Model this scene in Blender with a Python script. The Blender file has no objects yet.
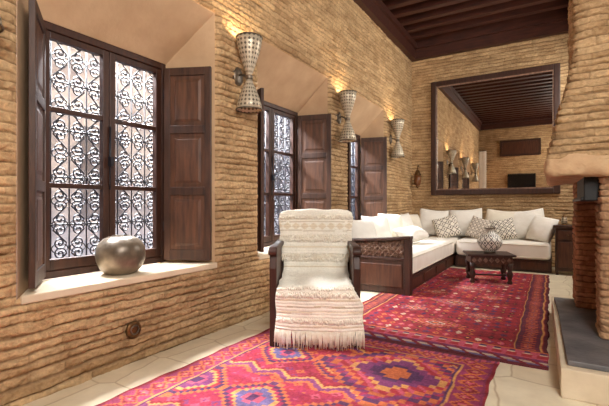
import bpy, bmesh, math, random
import numpy as np
from mathutils import Vector, Matrix
random.seed(7); np.random.seed(7)
sc = bpy.context.scene; C = sc.collection
PI = math.pi
def R(a): return math.radians(a)
def lin(c):
    c = c/255.0
    return c/12.92 if c <= .04045 else ((c+.055)/1.055)**2.4
def rgb(r, g, b): return (lin(r), lin(g), lin(b), 1.0)

# ------------------------------------------------------------------ materials
def new_mat(name):
    m = bpy.data.materials.new(name); m.use_nodes = True
    return m, m.node_tree, m.node_tree.nodes['Principled BSDF']
def nd(nt, t, **kw):
    n = nt.nodes.new(t)
    for k, v in kw.items(): setattr(n, k, v)
    return n
def ma(nt, op, a, b=None, c=None):
    n = nt.nodes.new('ShaderNodeMath'); n.operation = op
    for i, v in enumerate((a, b, c)):
        if v is None: continue
        if isinstance(v, (int, float)): n.inputs[i].default_value = v
        else: nt.links.new(v, n.inputs[i])
    return n.outputs[0]
def mixc(nt, fac, a, b, mode='MIX'):
    n = nt.nodes.new('ShaderNodeMix'); n.data_type = 'RGBA'; n.blend_type = mode
    for s, v in ((n.inputs[0], fac), (n.inputs[6], a), (n.inputs[7], b)):
        if hasattr(v, 'links'): nt.links.new(v, s)
        else: s.default_value = v
    return n.outputs[2]
def noise_tex(nt, vec, scale, detail=4, rough=.55):
    n = nd(nt, 'ShaderNodeTexNoise'); n.inputs['Scale'].default_value = scale
    n.inputs['Detail'].default_value = detail; n.inputs['Roughness'].default_value = rough
    if vec is not None: nt.links.new(vec, n.inputs['Vector'])
    return n
def ramp(nt, fac, stops):
    n = nd(nt, 'ShaderNodeValToRGB'); e = n.color_ramp.elements
    e[0].position, e[0].color = stops[0]; e[1].position, e[1].color = stops[-1]
    for p, c in stops[1:-1]:
        k = e.new(p); k.color = c
    nt.links.new(fac, n.inputs[0]); return n.outputs[0]
def bump(nt, b, h, strength=.5, dist=.01):
    n = nd(nt, 'ShaderNodeBump'); n.inputs['Strength'].default_value = strength
    n.inputs['Distance'].default_value = dist
    nt.links.new(h, n.inputs['Height']); nt.links.new(n.outputs[0], b.inputs['Normal'])
def objc(nt): return nd(nt, 'ShaderNodeTexCoord').outputs['Object']

def noise_mat(name, c1, c2, scale=8, rough=.7, bscale=60, bstr=.3, bdist=.004, metal=0, stretch=None):
    m, nt, b = new_mat(name); v = objc(nt)
    if stretch:
        mp = nd(nt, 'ShaderNodeMapping'); mp.inputs['Scale'].default_value = stretch
        nt.links.new(v, mp.inputs[0]); v = mp.outputs[0]
    n = noise_tex(nt, v, scale)
    nt.links.new(ramp(nt, n.outputs[0], [(.3, c1), (.7, c2)]), b.inputs['Base Color'])
    b.inputs['Roughness'].default_value = rough; b.inputs['Metallic'].default_value = metal
    n2 = noise_tex(nt, v, bscale, 3); bump(nt, b, n2.outputs[0], bstr, bdist)
    return m

def brick_mat(name, c1, c2, cm, bw=.34, rh=.056, mort=.012, dist=.03, wob=.016):
    m, nt, b = new_mat(name); v = objc(nt)
    sp = nd(nt, 'ShaderNodeSeparateXYZ'); nt.links.new(v, sp.inputs[0])
    u = ma(nt, 'ADD', sp.outputs[0], sp.outputs[1])
    n1 = noise_tex(nt, v, 2.2, 2); n2 = noise_tex(nt, v, 11, 3)
    z = ma(nt, 'ADD', sp.outputs[2], ma(nt, 'MULTIPLY', ma(nt, 'SUBTRACT', n1.outputs[0], .5), wob*2))
    z = ma(nt, 'ADD', z, ma(nt, 'MULTIPLY', ma(nt, 'SUBTRACT', n2.outputs[0], .5), .03))
    u2 = ma(nt, 'ADD', u, ma(nt, 'MULTIPLY', ma(nt, 'SUBTRACT', n2.outputs[0], .5), .10))
    cb = nd(nt, 'ShaderNodeCombineXYZ'); nt.links.new(u2, cb.inputs[0]); nt.links.new(z, cb.inputs[1])
    br = nd(nt, 'ShaderNodeTexBrick'); nt.links.new(cb.outputs[0], br.inputs['Vector'])
    br.inputs['Color1'].default_value = c1; br.inputs['Color2'].default_value = c2
    br.inputs['Mortar'].default_value = cm; br.inputs['Scale'].default_value = 1
    br.inputs['Mortar Size'].default_value = mort; br.inputs['Mortar Smooth'].default_value = 1.0
    br.inputs['Brick Width'].default_value = bw; br.inputs['Row Height'].default_value = rh
    big = noise_tex(nt, v, 1.3, 4); fine = noise_tex(nt, v, 26, 6, .65)
    col = mixc(nt, .8, br.outputs['Color'], ramp(nt, big.outputs[0], [(.3, (.72, .70, .66, 1)), (.7, (1.08, 1.06, 1.04, 1))]), 'MULTIPLY')
    col = mixc(nt, .55, col, ramp(nt, fine.outputs[0], [(.3, (.66, .62, .58, 1)), (.65, (1.1, 1.1, 1.1, 1))]), 'MULTIPLY')
    nt.links.new(col, b.inputs['Base Color']); b.inputs['Roughness'].default_value = .85
    h = ma(nt, 'ADD', ma(nt, 'MULTIPLY', br.outputs['Fac'], -1.0), ma(nt, 'MULTIPLY', fine.outputs[0], .8))
    mid = noise_tex(nt, v, 6, 3); h = ma(nt, 'ADD', h, ma(nt, 'MULTIPLY', mid.outputs[0], .7))
    bump(nt, b, h, 1.0, dist)
    return m

BRICK = brick_mat('adobe_brick', rgb(200, 170, 132), rgb(176, 144, 106), rgb(140, 110, 78))
PLASTER = noise_mat('tan_plaster', rgb(178, 146, 112), rgb(200, 168, 133), 3, .85, 18, .3, .012)
PLASTERW = noise_mat('sill_plaster', rgb(204, 184, 156), rgb(220, 202, 174), 4, .7, 20, .2, .006)
PLINTH = noise_mat('plinth_plaster', rgb(202, 184, 156), rgb(222, 206, 180), 5, .75, 24, .3, .008)
MANTLE = noise_mat('mantle_plaster', rgb(178, 144, 108), rgb(204, 172, 134), 7, .88, 18, .7, .022)
WOOD = noise_mat('dark_walnut', rgb(42, 22, 15), rgb(68, 38, 25), 5, .45, 40, .25, .002, stretch=(6, 6, .8))
WOODP = noise_mat('walnut_panel', rgb(58, 31, 20), rgb(90, 52, 34), 5, .45, 40, .25, .002, stretch=(6, 6, .8))
SHUTF = noise_mat('weathered_frame_wood', rgb(46, 27, 18), rgb(80, 50, 34), 5, .55, 40, .35, .003, stretch=(6, 6, .8))
SHUTP = noise_mat('weathered_panel_wood', rgb(62, 38, 26), rgb(102, 66, 45), 5, .55, 40, .35, .003, stretch=(6, 6, .8))
WOODX = noise_mat('ceiling_cedar', rgb(50, 24, 17), rgb(80, 40, 27), 4, .5, 40, .25, .002, stretch=(.8, 6, 6))
WOODL = noise_mat('carved_wood', rgb(84, 54, 42), rgb(154, 122, 102), 26, .5, 80, .4, .003)
IRON = noise_mat('wrought_iron', rgb(20, 20, 26), rgb(36, 36, 45), 20, .5, 80, .2, .001, .1)
BLACK = noise_mat('flat_black', rgb(14, 13, 13), rgb(24, 22, 21), 10, .5, 60, .15, .002, .3)
SLATE = noise_mat('grey_slate', rgb(74, 74, 79), rgb(120, 117, 117), 5, .5, 30, .45, .008)
LINEN = noise_mat('white_linen', rgb(236, 230, 220), rgb(246, 242, 234), 6, .95, 12, .5, .02)
LINEN2 = noise_mat('cream_linen', rgb(228, 218, 200), rgb(240, 232, 216), 6, .95, 12, .5, .02)
MATT = noise_mat('mattress_cotton', rgb(230, 222, 210), rgb(240, 234, 224), 4, .95, 7, .4, .02)
WOOL = noise_mat('ivory_wool', rgb(230, 219, 199), rgb(246, 240, 227), 30, 1, 120, .3, .003)
BRONZE = noise_mat('grey_brown_bronze', rgb(86, 74, 62), rgb(146, 130, 110), 8, .34, 22, .3, .005, .3)
PEWTERD = noise_mat('dark_pewter', rgb(70, 61, 52), rgb(116, 102, 86), 9, .4, 30, .3, .003, .5)
BRASS = noise_mat('aged_brass', rgb(70, 48, 28), rgb(120, 86, 50), 14, .45, 60, .3, .002, .7)
SCREEN = noise_mat('dark_screen', rgb(12, 12, 14), rgb(20, 20, 22), 3, .25, 30, .02, .001)
AMBER = noise_mat('amber_glass', rgb(92, 52, 26), rgb(128, 78, 40), 12, .3, 30, .2, .002)
m, nt, b = new_mat('mirror_glass'); b.inputs['Base Color'].default_value = (.78, .75, .70, 1)
b.inputs['Metallic'].default_value = 1; b.inputs['Roughness'].default_value = .015
n = noise_tex(nt, objc(nt), 2); bump(nt, b, n.outputs[0], .02, .002); MIRROR = m
m, nt, b = new_mat('window_glass')
tr = nd(nt, 'ShaderNodeBsdfTransparent'); gl = nd(nt, 'ShaderNodeBsdfGlossy'); gl.inputs['Roughness'].default_value = .02
fr = nd(nt, 'ShaderNodeFresnel'); mx = nd(nt, 'ShaderNodeMixShader')
nt.links.new(ma(nt, 'MULTIPLY', fr.outputs[0], .3), mx.inputs[0]); nt.links.new(tr.outputs[0], mx.inputs[1]); nt.links.new(gl.outputs[0], mx.inputs[2])
nt.links.new(mx.outputs[0], nt.nodes['Material Output'].inputs[0]); GLASS = m

def diamond_mat(name, base, dark, k, w, metal=0, rough=1, polar=False):
    m, nt, b = new_mat(name); v = objc(nt)
    sp = nd(nt, 'ShaderNodeSeparateXYZ'); nt.links.new(v, sp.inputs[0])
    nz = noise_tex(nt, v, 25, 2)
    ux = sp.outputs[0]
    if polar: ux = ma(nt, 'MULTIPLY', ma(nt, 'ARCTAN2', sp.outputs[1], sp.outputs[0]), 12/(2*PI)/k)
    def tri(s): return ma(nt, 'ABSOLUTE', ma(nt, 'SUBTRACT', ma(nt, 'FRACT', ma(nt, 'ADD', ma(nt, 'MULTIPLY', s, k), ma(nt, 'MULTIPLY', nz.outputs[0], .05 if polar else .15))), .5))
    d = ma(nt, 'ADD', tri(ux), tri(sp.outputs[2]))
    a1 = ma(nt, 'LESS_THAN', ma(nt, 'ABSOLUTE', ma(nt, 'SUBTRACT', d, .5)), w)
    a2 = ma(nt, 'LESS_THAN', d, .2 if polar else .16)
    a = ma(nt, 'MAXIMUM', a1, a2)
    nt.links.new(mixc(nt, ma(nt, 'MULTIPLY', a, .92), base, dark), b.inputs['Base Color'])
    b.inputs['Roughness'].default_value = rough; b.inputs['Metallic'].default_value = metal
    n2 = noise_tex(nt, v, 70, 3); bump(nt, b, ma(nt, 'ADD', n2.outputs[0], a), .5, .005)
    return m
DIA_A = diamond_mat('berber_diamond', rgb(232, 224, 210), rgb(92, 78, 70), 9, .07)
DIA_B = diamond_mat('berber_grey', rgb(226, 216, 202), rgb(120, 104, 92), 13, .10)
DIA_C = diamond_mat('berber_black', rgb(232, 224, 210), rgb(58, 50, 48), 12, .09)
GLOBE = diamond_mat('painted_vase', rgb(240, 235, 226), rgb(40, 36, 36), 10, .08, 0, .4, True)

def pierced_mat(name):
    m, nt, b = new_mat(name); v = objc(nt)
    sp = nd(nt, 'ShaderNodeSeparateXYZ'); nt.links.new(v, sp.inputs[0])
    ang = ma(nt, 'ARCTAN2', sp.outputs[1], ma(nt, 'SUBTRACT', sp.outputs[0], .155))
    def tri(s): return ma(nt, 'ABSOLUTE', ma(nt, 'SUBTRACT', ma(nt, 'FRACT', s), .5))
    d = ma(nt, 'ADD', tri(ma(nt, 'MULTIPLY', ang, 18/(2*PI))), tri(ma(nt, 'MULTIPLY', sp.outputs[2], 26)))
    hole = ma(nt, 'LESS_THAN', d, .37)
    n0 = noise_tex(nt, v, 14, 3)
    hole = ma(nt, 'MULTIPLY', hole, ma(nt, 'ADD', .34, n0.outputs[0]))
    nt.links.new(mixc(nt, hole, rgb(204, 190, 166), rgb(70, 60, 50)), b.inputs['Base Color'])
    b.inputs['Metallic'].default_value = .35; b.inputs['Roughness'].default_value = .42
    bump(nt, b, hole, .6, .004); return m
PIERCED = pierced_mat('pierced_metal')

def vcol_mat(name, nscale=90, rough=1.0, bd=.006, amt=.8):
    m, nt, b = new_mat(name)
    at = nd(nt, 'ShaderNodeVertexColor'); at.layer_name = 'Col'; v = objc(nt)
    n1 = noise_tex(nt, v, nscale, 5, .62); n0 = noise_tex(nt, v, 3, 3)
    c = mixc(nt, amt, at.outputs[0], ramp(nt, n1.outputs[0], [(.3, (.62, .62, .62, 1)), (.7, (1.15, 1.15, 1.15, 1))]), 'MULTIPLY')
    c = mixc(nt, .6, c, ramp(nt, n0.outputs[0], [(.3, (.80, .80, .80, 1)), (.7, (1.12, 1.12, 1.12, 1))]), 'MULTIPLY')
    nt.links.new(c, b.inputs['Base Color']); b.inputs['Roughness'].default_value = rough
    b.inputs['Specular IOR Level'].default_value = .15
    bump(nt, b, n1.outputs[0], .7, bd); return m
RUGM = vcol_mat('wool_rug', 120); BLANKM = vcol_mat('woven_blanket', 60, amt=.3); ADOBE = vcol_mat('adobe_courses', 34, .9, .030, .75)

# floor: warm beige stone slabs
m, nt, b = new_mat('stone_floor'); v = objc(nt)
nw = noise_tex(nt, v, 2.0, 3)
va = nd(nt, 'ShaderNodeVectorMath', operation='MULTIPLY_ADD')
nt.links.new(nw.outputs['Color'], va.inputs[0]); va.inputs[1].default_value = (.12, .12, 0); nt.links.new(v, va.inputs[2])
def voro(feat):
    k = nd(nt, 'ShaderNodeTexVoronoi', feature=feat); k.voronoi_dimensions = '2D'; k.inputs['Scale'].default_value = 2.3
    k.inputs['Randomness'].default_value = .38; nt.links.new(va.outputs[0], k.inputs['Vector']); return k
ve = voro('DISTANCE_TO_EDGE'); vc = voro('F1')
edge = ramp(nt, ve.outputs['Distance'], [(.0, (0, 0, 0, 1)), (.022, (1, 1, 1, 1))])
hs = nd(nt, 'ShaderNodeSeparateColor'); nt.links.new(vc.outputs['Color'], hs.inputs[0])
stone = mixc(nt, hs.outputs[0], rgb(236, 224, 198), rgb(224, 207, 178))
c = mixc(nt, edge, rgb(190, 168, 134), stone)
nf = noise_tex(nt, v, 5, 6, .6)
c = mixc(nt, .75, c, ramp(nt, nf.outputs[0], [(.3, (.82, .79, .74, 1)), (.65, (1.06, 1.06, 1.05, 1))]), 'MULTIPLY')
nt.links.new(c, b.inputs['Base Color']); b.inputs['Roughness'].default_value = .32
bump(nt, b, ma(nt, 'ADD', ma(nt, 'MULTIPLY', edge, .5), nf.outputs[0]), .25, .008); FLOORM = m

# ------------------------------------------------------------------ mesh builder
class MB:
    def __init__(s): s.bm = bmesh.new(); s.mi = 0; s.sm = False
    def f(s, vs):
        try:
            k = s.bm.faces.new(vs); k.material_index = s.mi; k.smooth = s.sm; return k
        except ValueError: return None
    def v(s, p): return s.bm.verts.new(p)
    def quad(s, *ps): s.f([s.v(p) for p in ps])
    def box(s, x0, x1, y0, y1, z0, z1, M=None):
        P = [Vector((x, y, z)) for z in (z0, z1) for y in (y0, y1) for x in (x0, x1)]
        if M: P = [M @ p for p in P]
        V = [s.v(p) for p in P]
        for q in ((0, 2, 3, 1), (4, 5, 7, 6), (0, 1, 5, 4), (2, 6, 7, 3), (0, 4, 6, 2), (1, 3, 7, 5)): s.f([V[i] for i in q])
        return s
    def prism(s, pts, a0, a1, axis='x'):
        def mk(a, p):
            if axis == 'x': return (a, p[0], p[1])
            if axis == 'y': return (p[0], a, p[1])
            return (p[0], p[1], a)
        A = [s.v(mk(a0, p)) for p in pts]; B = [s.v(mk(a1, p)) for p in pts]
        s.f(A); s.f(B[::-1]); n = len(pts)
        for i in range(n): s.f([A[i], B[i], B[(i+1) % n], A[(i+1) % n]])
        return s
    def loft(s, rings):
        Rg = [[s.v(p) for p in r] for r in rings]; n = len(rings[0])
        s.f(Rg[0]); s.f(Rg[-1][::-1])
        for a, c in zip(Rg, Rg[1:]):
            for i in range(n): s.f([a[i], c[i], c[(i+1) % n], a[(i+1) % n]])
        return s
    def tube(s, pts, r, n=6):
        s.sm = True
        pts = [Vector(p) for p in pts]; rs = r if isinstance(r, (list, tuple)) else [r]*len(pts)
        rings = []; up = None
        for i, p in enumerate(pts):
            t = (pts[min(i+1, len(pts)-1)]-pts[max(i-1, 0)]).normalized()
            if up is None: up = Vector((0, 0, 1)) if abs(t.z) < .9 else Vector((1, 0, 0))
            a = (up-t*up.dot(t)).normalized(); bb = t.cross(a); up = a
            rings.append([s.v(p+(a*math.cos(2*PI*k/n)+bb*math.sin(2*PI*k/n))*rs[i]) for k in range(n)])
        for A, B in zip(rings, rings[1:]):
            for k in range(n): s.f([A[k], A[(k+1) % n], B[(k+1) % n], B[k]])
        s.f(rings[0][::-1]); s.f(rings[-1]); s.sm = False
        return s
    def lathe(s, prof, n=28, c=(0, 0, 0), cap=True):
        s.sm = True; rings = []
        for r, z in prof:
            rings.append([s.v((c[0]+r*math.cos(2*PI*k/n), c[1]+r*math.sin(2*PI*k/n), c[2]+z)) for k in range(n)])
        for A, B in zip(rings, rings[1:]):
            for k in range(n): s.f([A[k], A[(k+1) % n], B[(k+1) % n], B[k]])
        s.sm = False
        if cap: s.f(rings[0][::-1]); s.f(rings[-1])
        return s
    def raised(s, x0, x1, z0, z1, y, t, inset):   # raised panel on both faces
        for sg in (-1, 1):
            A = [s.v((x, y, z)) for x, z in ((x0, z0), (x1, z0), (x1, z1), (x0, z1))]
            B = [s.v((x, y+sg*t, z)) for x, z in ((x0+inset, z0+inset), (x1-inset, z0+inset), (x1-inset, z1-inset), (x0+inset, z1-inset))]
            for i in range(4): s.f([A[i], A[(i+1) % 4], B[(i+1) % 4], B[i]])
            s.f(B)
        return s
    def build(s, name, mat, parent=None, bevel=0, loc=None, solid=0):
        bmesh.ops.recalc_face_normals(s.bm, faces=s.bm.faces[:])
        me = bpy.data.meshes.new(name); s.bm.to_mesh(me); s.bm.free()
        for k in (mat if isinstance(mat, (list, tuple)) else [mat]): me.materials.append(k)
        o = bpy.data.objects.new(name, me); C.objects.link(o); o.parent = parent
        if loc: o.location = loc
        if bevel:
            d = o.modifiers.new('bevel', 'BEVEL'); d.width = bevel; d.segments = 2; d.limit_method = 'ANGLE'
        return o
def tag(o, label=None, cat=None, group=None, kind=None):
    if label: o['label'] = label
    if cat: o['category'] = cat
    if group: o['group'] = group
    if kind: o['kind'] = kind
    return o
def thing(name, label, cat, loc=(0, 0, 0), rz=0, group=None):
    o = bpy.data.objects.new(name, None); C.objects.link(o); o.location = loc; o.rotation_euler = (0, 0, rz)
    o.empty_display_size = .1
    return tag(o, label, cat, group)
def copy_tree(o, parent=None):
    c = o.copy(); C.objects.link(c); c.parent = parent
    for ch in list(o.children): copy_tree(ch, c)
    return c
def struct(o): o['kind'] = 'structure'; return o
def grid_obj(name, P, mat, cols=None, parent=None, solid=0, keep=None, mats=None):
    nv, nu, _ = P.shape; me = bpy.data.meshes.new(name)
    idx = np.arange(nu*nv).reshape(nv, nu)
    F = np.stack([idx[:-1, :-1], idx[:-1, 1:], idx[1:, 1:], idx[1:, :-1]], -1)
    F = F[keep] if keep is not None else F.reshape(-1, 4)
    nf = len(F)
    me.vertices.add(nu*nv); me.vertices.foreach_set('co', P.astype(np.float32).ravel())
    me.loops.add(nf*4); me.loops.foreach_set('vertex_index', F.astype(np.int32).ravel())
    me.polygons.add(nf); me.polygons.foreach_set('loop_start', np.arange(0, nf*4, 4, dtype=np.int32))
    me.update(calc_edges=True); me.validate()
    if cols is not None:
        a = me.color_attributes.new('Col', 'FLOAT_COLOR', 'POINT')
        rg = np.ones((nu*nv, 4), dtype=np.float32); rg[:, :3] = cols.reshape(-1, 3)
        a.data.foreach_set('color', rg.ravel())
    me.polygons.foreach_set('use_smooth', [True]*len(me.polygons))
    me.materials.append(mat); o = bpy.data.objects.new(name, me); C.objects.link(o); o.parent = parent
    if solid:
        d = o.modifiers.new('solid', 'SOLIDIFY'); d.thickness = solid; d.offset = -1
    return o

# ------------------------------------------------------------------ rough coursed brick as real relief
def srgb(r, g, b_): return np.array([lin(r), lin(g), lin(b_)])
def hsh(a, c=0.0): return np.modf(np.abs(np.sin(a*12.9898+c*78.233+1.3)*43758.5453))[0]
def vn(x, y):
    ix, iy = np.floor(x), np.floor(y); fx, fy = x-ix, y-iy
    fx = fx*fx*(3-2*fx); fy = fy*fy*(3-2*fy)
    return (hsh(ix, iy)*(1-fx)+hsh(ix+1, iy)*fx)*(1-fy)+(hsh(ix, iy+1)*(1-fx)+hsh(ix+1, iy+1)*fx)*fy
def courses(u, z, rh=.055, bl=.33, amp=.024, wob=.014, ca=(208, 175, 132), cb_=(174, 140, 101), cm=(122, 93, 65), jt=.27):
    zw = z+wob*(vn(u*1.1+7, z*1.1)-.5)*2+.012*(vn(u*3.7, z*5+3)-.5)+.011*(vn(u*10, z*9+3)-.5)+.005*(vn(u*26, z*20)-.5)+.007*np.sin(z*21+1.5*np.sin(u*.8))
    row = np.floor(zw/rh); t = zw/rh-row
    b_l = bl*(.6+.9*hsh(row, 5.1))
    uu = u/b_l+hsh(row, 2.2)*3+.2*(vn(u*7, z*7)-.5); cl = np.floor(uu); tu = uu-cl
    hb = hsh(cl, row); h2 = hsh(cl+3.3, row+1.7); h3 = hsh(cl+9.1, row+4.7)
    jw = jt*(.35+1.3*vn(u*6, z*3+row))                     # joint thickness varies along the course
    e1 = np.clip(t/jw, 0, 1); e2 = np.clip((1-t)/(jw*.4), 0, 1); e3 = np.clip(np.minimum(tu, 1-tu)*b_l/.012, 0, 1)
    prof = np.minimum(e1, e2)*(.45+.55*e3)
    rough = vn(u*20, z*34)*.5+vn(u*43+3, z*55)*.5
    d = amp*(prof*(.42+.50*hb+.40*(t-.5)*(h2-.2))+.78*(rough-.5)*(.6+prof*.7)+.2*vn(u*2.2, z*2.2)+.24*vn(u*6, z*8)*prof)
    k = np.clip(h3*.75+.75*(vn(u*9, z*12)-.38), 0, 1)[..., None]
    col = srgb(*ca)*(1-k)+srgb(*cb_)*k
    q = np.clip(1-prof*1.3, 0, 1)[..., None]; col = col*(1-q)+srgb(*cm)*q
    col = col*(.78+.44*vn(u*.9+2, z*.9))[..., None]
    return d, col

# ------------------------------------------------------------------ room shell
XL, XR, YB, YF, ZT = -2.5, 1.3, -.9, 8.45, 4.6
REC = [(1.09, 2.63), (3.23, 4.73), (5.33, 6.83)]
INN = [(.28, .20), (.22, .11), (.22, .11)]
def seg(bks, st):
    out = [bks[0]]
    for a, c, s_ in zip(bks, bks[1:], st):
        n = max(2, int(round((c-a)/s_))); out += list(np.linspace(a, c, n+1)[1:])
    return np.array(out)
yb = [YB, .2]+[y for r in REC for y in r]+[YF]
ug = seg(yb, [.03, .009, .010, .010, .012, .014, .016, .018]); zg = seg([0, .58, 2.78, ZT], [.006, .0062, .008])
u, z = np.meshgrid(ug, zg)
d, col = courses(u, z)
dist = np.full(u.shape, 9.0)
for (a, c) in REC:
    dx_ = np.maximum(np.maximum(a-u, u-c), 0); dz_ = np.maximum(np.maximum(.58-z, z-2.78), 0)
    dist = np.minimum(dist, np.hypot(dx_, dz_))
fade = np.clip(dist/.05, 0, 1)**.6
P = np.stack([XL+d*fade-.012*(1-fade), u, z], -1)
uc = (ug[:-1]+ug[1:])/2; zc = (zg[:-1]+zg[1:])/2; UC, ZC = np.meshgrid(uc, zc)
keep = np.ones(UC.shape, bool)
for (a, c) in REC: keep &= ~((UC > a) & (UC < c) & (ZC > .58) & (ZC < 2.78))
wl = struct(grid_obj('wall_left', P, ADOBE, col, None, 0, keep))
b = MB()
for (a, d_), (ia, id_) in zip(REC, INN):
    O = [(XL-.01, a, .58), (XL-.01, d_, .58), (XL-.01, d_, 2.78), (XL-.01, a, 2.78)]
    I = [(-2.9, a+ia, .58), (-2.9, d_-id_, .58), (-2.9, d_-id_, 2.34), (-2.9, a+ia, 2.34)]
    E = [(-3.01, p[1], p[2]) for p in I]
    for k in range(4):
        b.quad(O[k], O[(k+1) % 4], I[(k+1) % 4], I[k]); b.quad(I[k], I[(k+1) % 4], E[(k+1) % 4], E[k])
struct(b.build('window_reveal', PLASTER, wl))
ug = np.arange(XL-.03, XR+.03, .013); zg = np.arange(0, ZT+.01, .009); u, z = np.meshgrid(ug, zg)
d, col = courses(u+20, z, .062, .36, .024)
struct(grid_obj('wall_far', np.stack([u, YF-d*.8, z], -1), ADOBE, col))
d, col = courses(u+40, z, .07, .36, .026)
struct(grid_obj('wall_back', np.stack([u, YB+d*.6-.02, z], -1), ADOBE, col))
b = MB(); b.box(XR, XR+.2, YB, YF, 0, ZT); struct(b.build('wall_right', BRICK))
b = MB(); b.box(XL-.05, XR+.2, YB-.2, YF+.2, -.1, 0); struct(b.build('floor', FLOORM))
b = MB(); b.box(XL-.05, XR+.2, YB-.2, YF+.2, ZT, ZT+.1)
y = YB+.2
while y < YF-.1:
    b.box(XL, XR, y, y+.12, 4.40, ZT); y += .36
struct(b.build('ceiling', WOODX))
for i, q in enumerate([(XL, XL+.12, YB, YF), (XR-.12, XR, YB, YF), (XL+.12, XR-.12, YF-.12, YF), (XL+.12, XR-.12, YB, YB+.12)]):
    b = MB(); b.box(*q, 4.10, 4.40)
    g = .05
    if i < 2: b.box(q[0]-(g if i else 0), q[1]+(0 if i else g), q[2], q[3], 4.3, 4.40)
    else: b.box(q[0], q[1], q[2]-(g if i == 2 else 0), q[3]+(0 if i == 2 else g), 4.3, 4.40)
    struct(b.build('trim_%d' % (i+1), WOODX))
# facing house across the alley: pale plaster with darker window openings
ALLEY = noise_mat('alley_plaster', rgb(108, 112, 127), rgb(158, 165, 182), 1.8, .95)
ALLEYD = noise_mat('alley_opening', rgb(70, 72, 84), rgb(96, 100, 114), 2, .9)
wo = MB(); wo.box(-6.3, -6.1, -6, 20, -1, 4.6); wo = struct(wo.build('wall_outside', ALLEY))
b = MB()
for y0 in np.arange(1.2, 18, 2.3):
    b.box(-6.1, -6.06, y0, y0+.75, .9, 2.3)
struct(b.build('alley_shutter', ALLEYD, wo))

# ------------------------------------------------------------------ windows
def spiral_cell(cx, cz, w, h, mir):
    Rr = min(w*.46, h*.25); pts = []
    N = 20
    for k in range(N+1):
        th = 2*PI*1.6*(1-k/N); r = Rr*(.16+.84*k/N)
        pts.append((r*math.cos(th), h/4+r*math.sin(th)))
    full = pts+[(-p[0], -p[1]) for p in reversed(pts)]
    return [(0, cx+mir*p[0], cz+p[1]) for p in full]
W2, H = .53, 1.74
def make_window(idx, yc):
    root = bpy.data.objects.new('window_%d' % idx, None); C.objects.link(root); root.location = (-2.9, yc, .60); struct(root)
    if idx == 1:
        b = MB()
        b.box(-.08, .0, -W2, -W2+.045, 0, H).box(-.08, .0, W2-.045, W2, 0, H).box(-.08, 0, -W2+.045, W2-.045, H-.055, H).box(-.08, 0, -W2+.045, W2-.045, 0, .05)
        b.build('window_frame', WOOD, root, .006)
        for sg in (-1, 1):
            y0, y1 = (.003, W2-.047) if sg > 0 else (-W2+.047, -.003)
            b = MB(); z0, z1 = .052, H-.057; st = .048
            b.box(-.06, -.01, y0, y0+st, z0, z1).box(-.06, -.01, y1-st, y1, z0, z1)
            b.box(-.06, -.01, y0+st, y1-st, z0, z0+.075).box(-.06, -.01, y0+st, y1-st, z1-.045, z1)
            for k in (1, 2):
                zz = z0+.06+(z1-z0-.06)*k/3; b.box(-.055, -.015, y0+st, y1-st, zz-.017, zz+.017)
            cs = b.build('casement', WOOD, root, .004)
            b = MB(); b.quad((-.035, y0+.04, z0+.05), (-.035, y1-.04, z0+.05), (-.035, y1-.04, z1-.04), (-.035, y0+.04, z1-.04)); b.build('pane', GLASS, cs)
        b = MB(); b.tube([(-.005, .0, .62), (.0, 0, 1.1)], .007); b.box(-.01, .03, -.012, .012, .80, .87); b.build('window_latch', IRON, root)
        b = MB(); cols = 8; rows = 10; gw = 1.03/cols; gh = 1.70/rows; gx = -.10
        for c in range(cols+1): b.tube([(gx, -.515+c*gw, .01), (gx, -.515+c*gw, 1.73)], .0056, 5)
        for r in range(rows+1):
            if r % 2 == 0: b.tube([(gx, -.52, .02+r*gh), (gx, .52, .02+r*gh)], .0060, 5)
        for c in range(cols):
            for r in range(rows):
                p = spiral_cell(-.515+(c+.5)*gw, .02+(r+.5)*gh, gw, gh*1.1, 1 if (c+r) % 2 else -1)
                b.tube([(gx, q[1], q[2]) for q in p], .0058, 4)
                b.tube([(gx-.002, -.515+(c+.5)*gw+gw*.44*math.cos(2*PI*k/14), .02+(r+1)*gh+gw*.28*math.sin(2*PI*k/14)) for k in range(15)], .0046, 4)
        b.build('iron_grille', IRON, root)
    b = MB(); 
    if idx == 1: q = [(.0, -.54), (.0, .54), (.40, .735), (.42, .735), (.42, -.80), (.40, -.80)]
    else: q = [(.0, -.585), (.0, .585), (.40, .70), (.42, .70), (.42, -.80), (.40, -.80)]
    b.prism(q, -.05, 0, 'z'); b.build('window_sill', PLASTERW, root, .012)
    return root
yc = [(a+d+i-k)/2 for (a, d), (i, k) in zip(REC, INN)]
w1 = make_window(1, yc[0])
for i in (1, 2):
    r = make_window(i+1, yc[i])
    for ch in list(w1.children):
        if not ch.name.startswith('window_sill'):
            k = copy_tree(ch, r); k.scale = (1, 1.10, 1)

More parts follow.
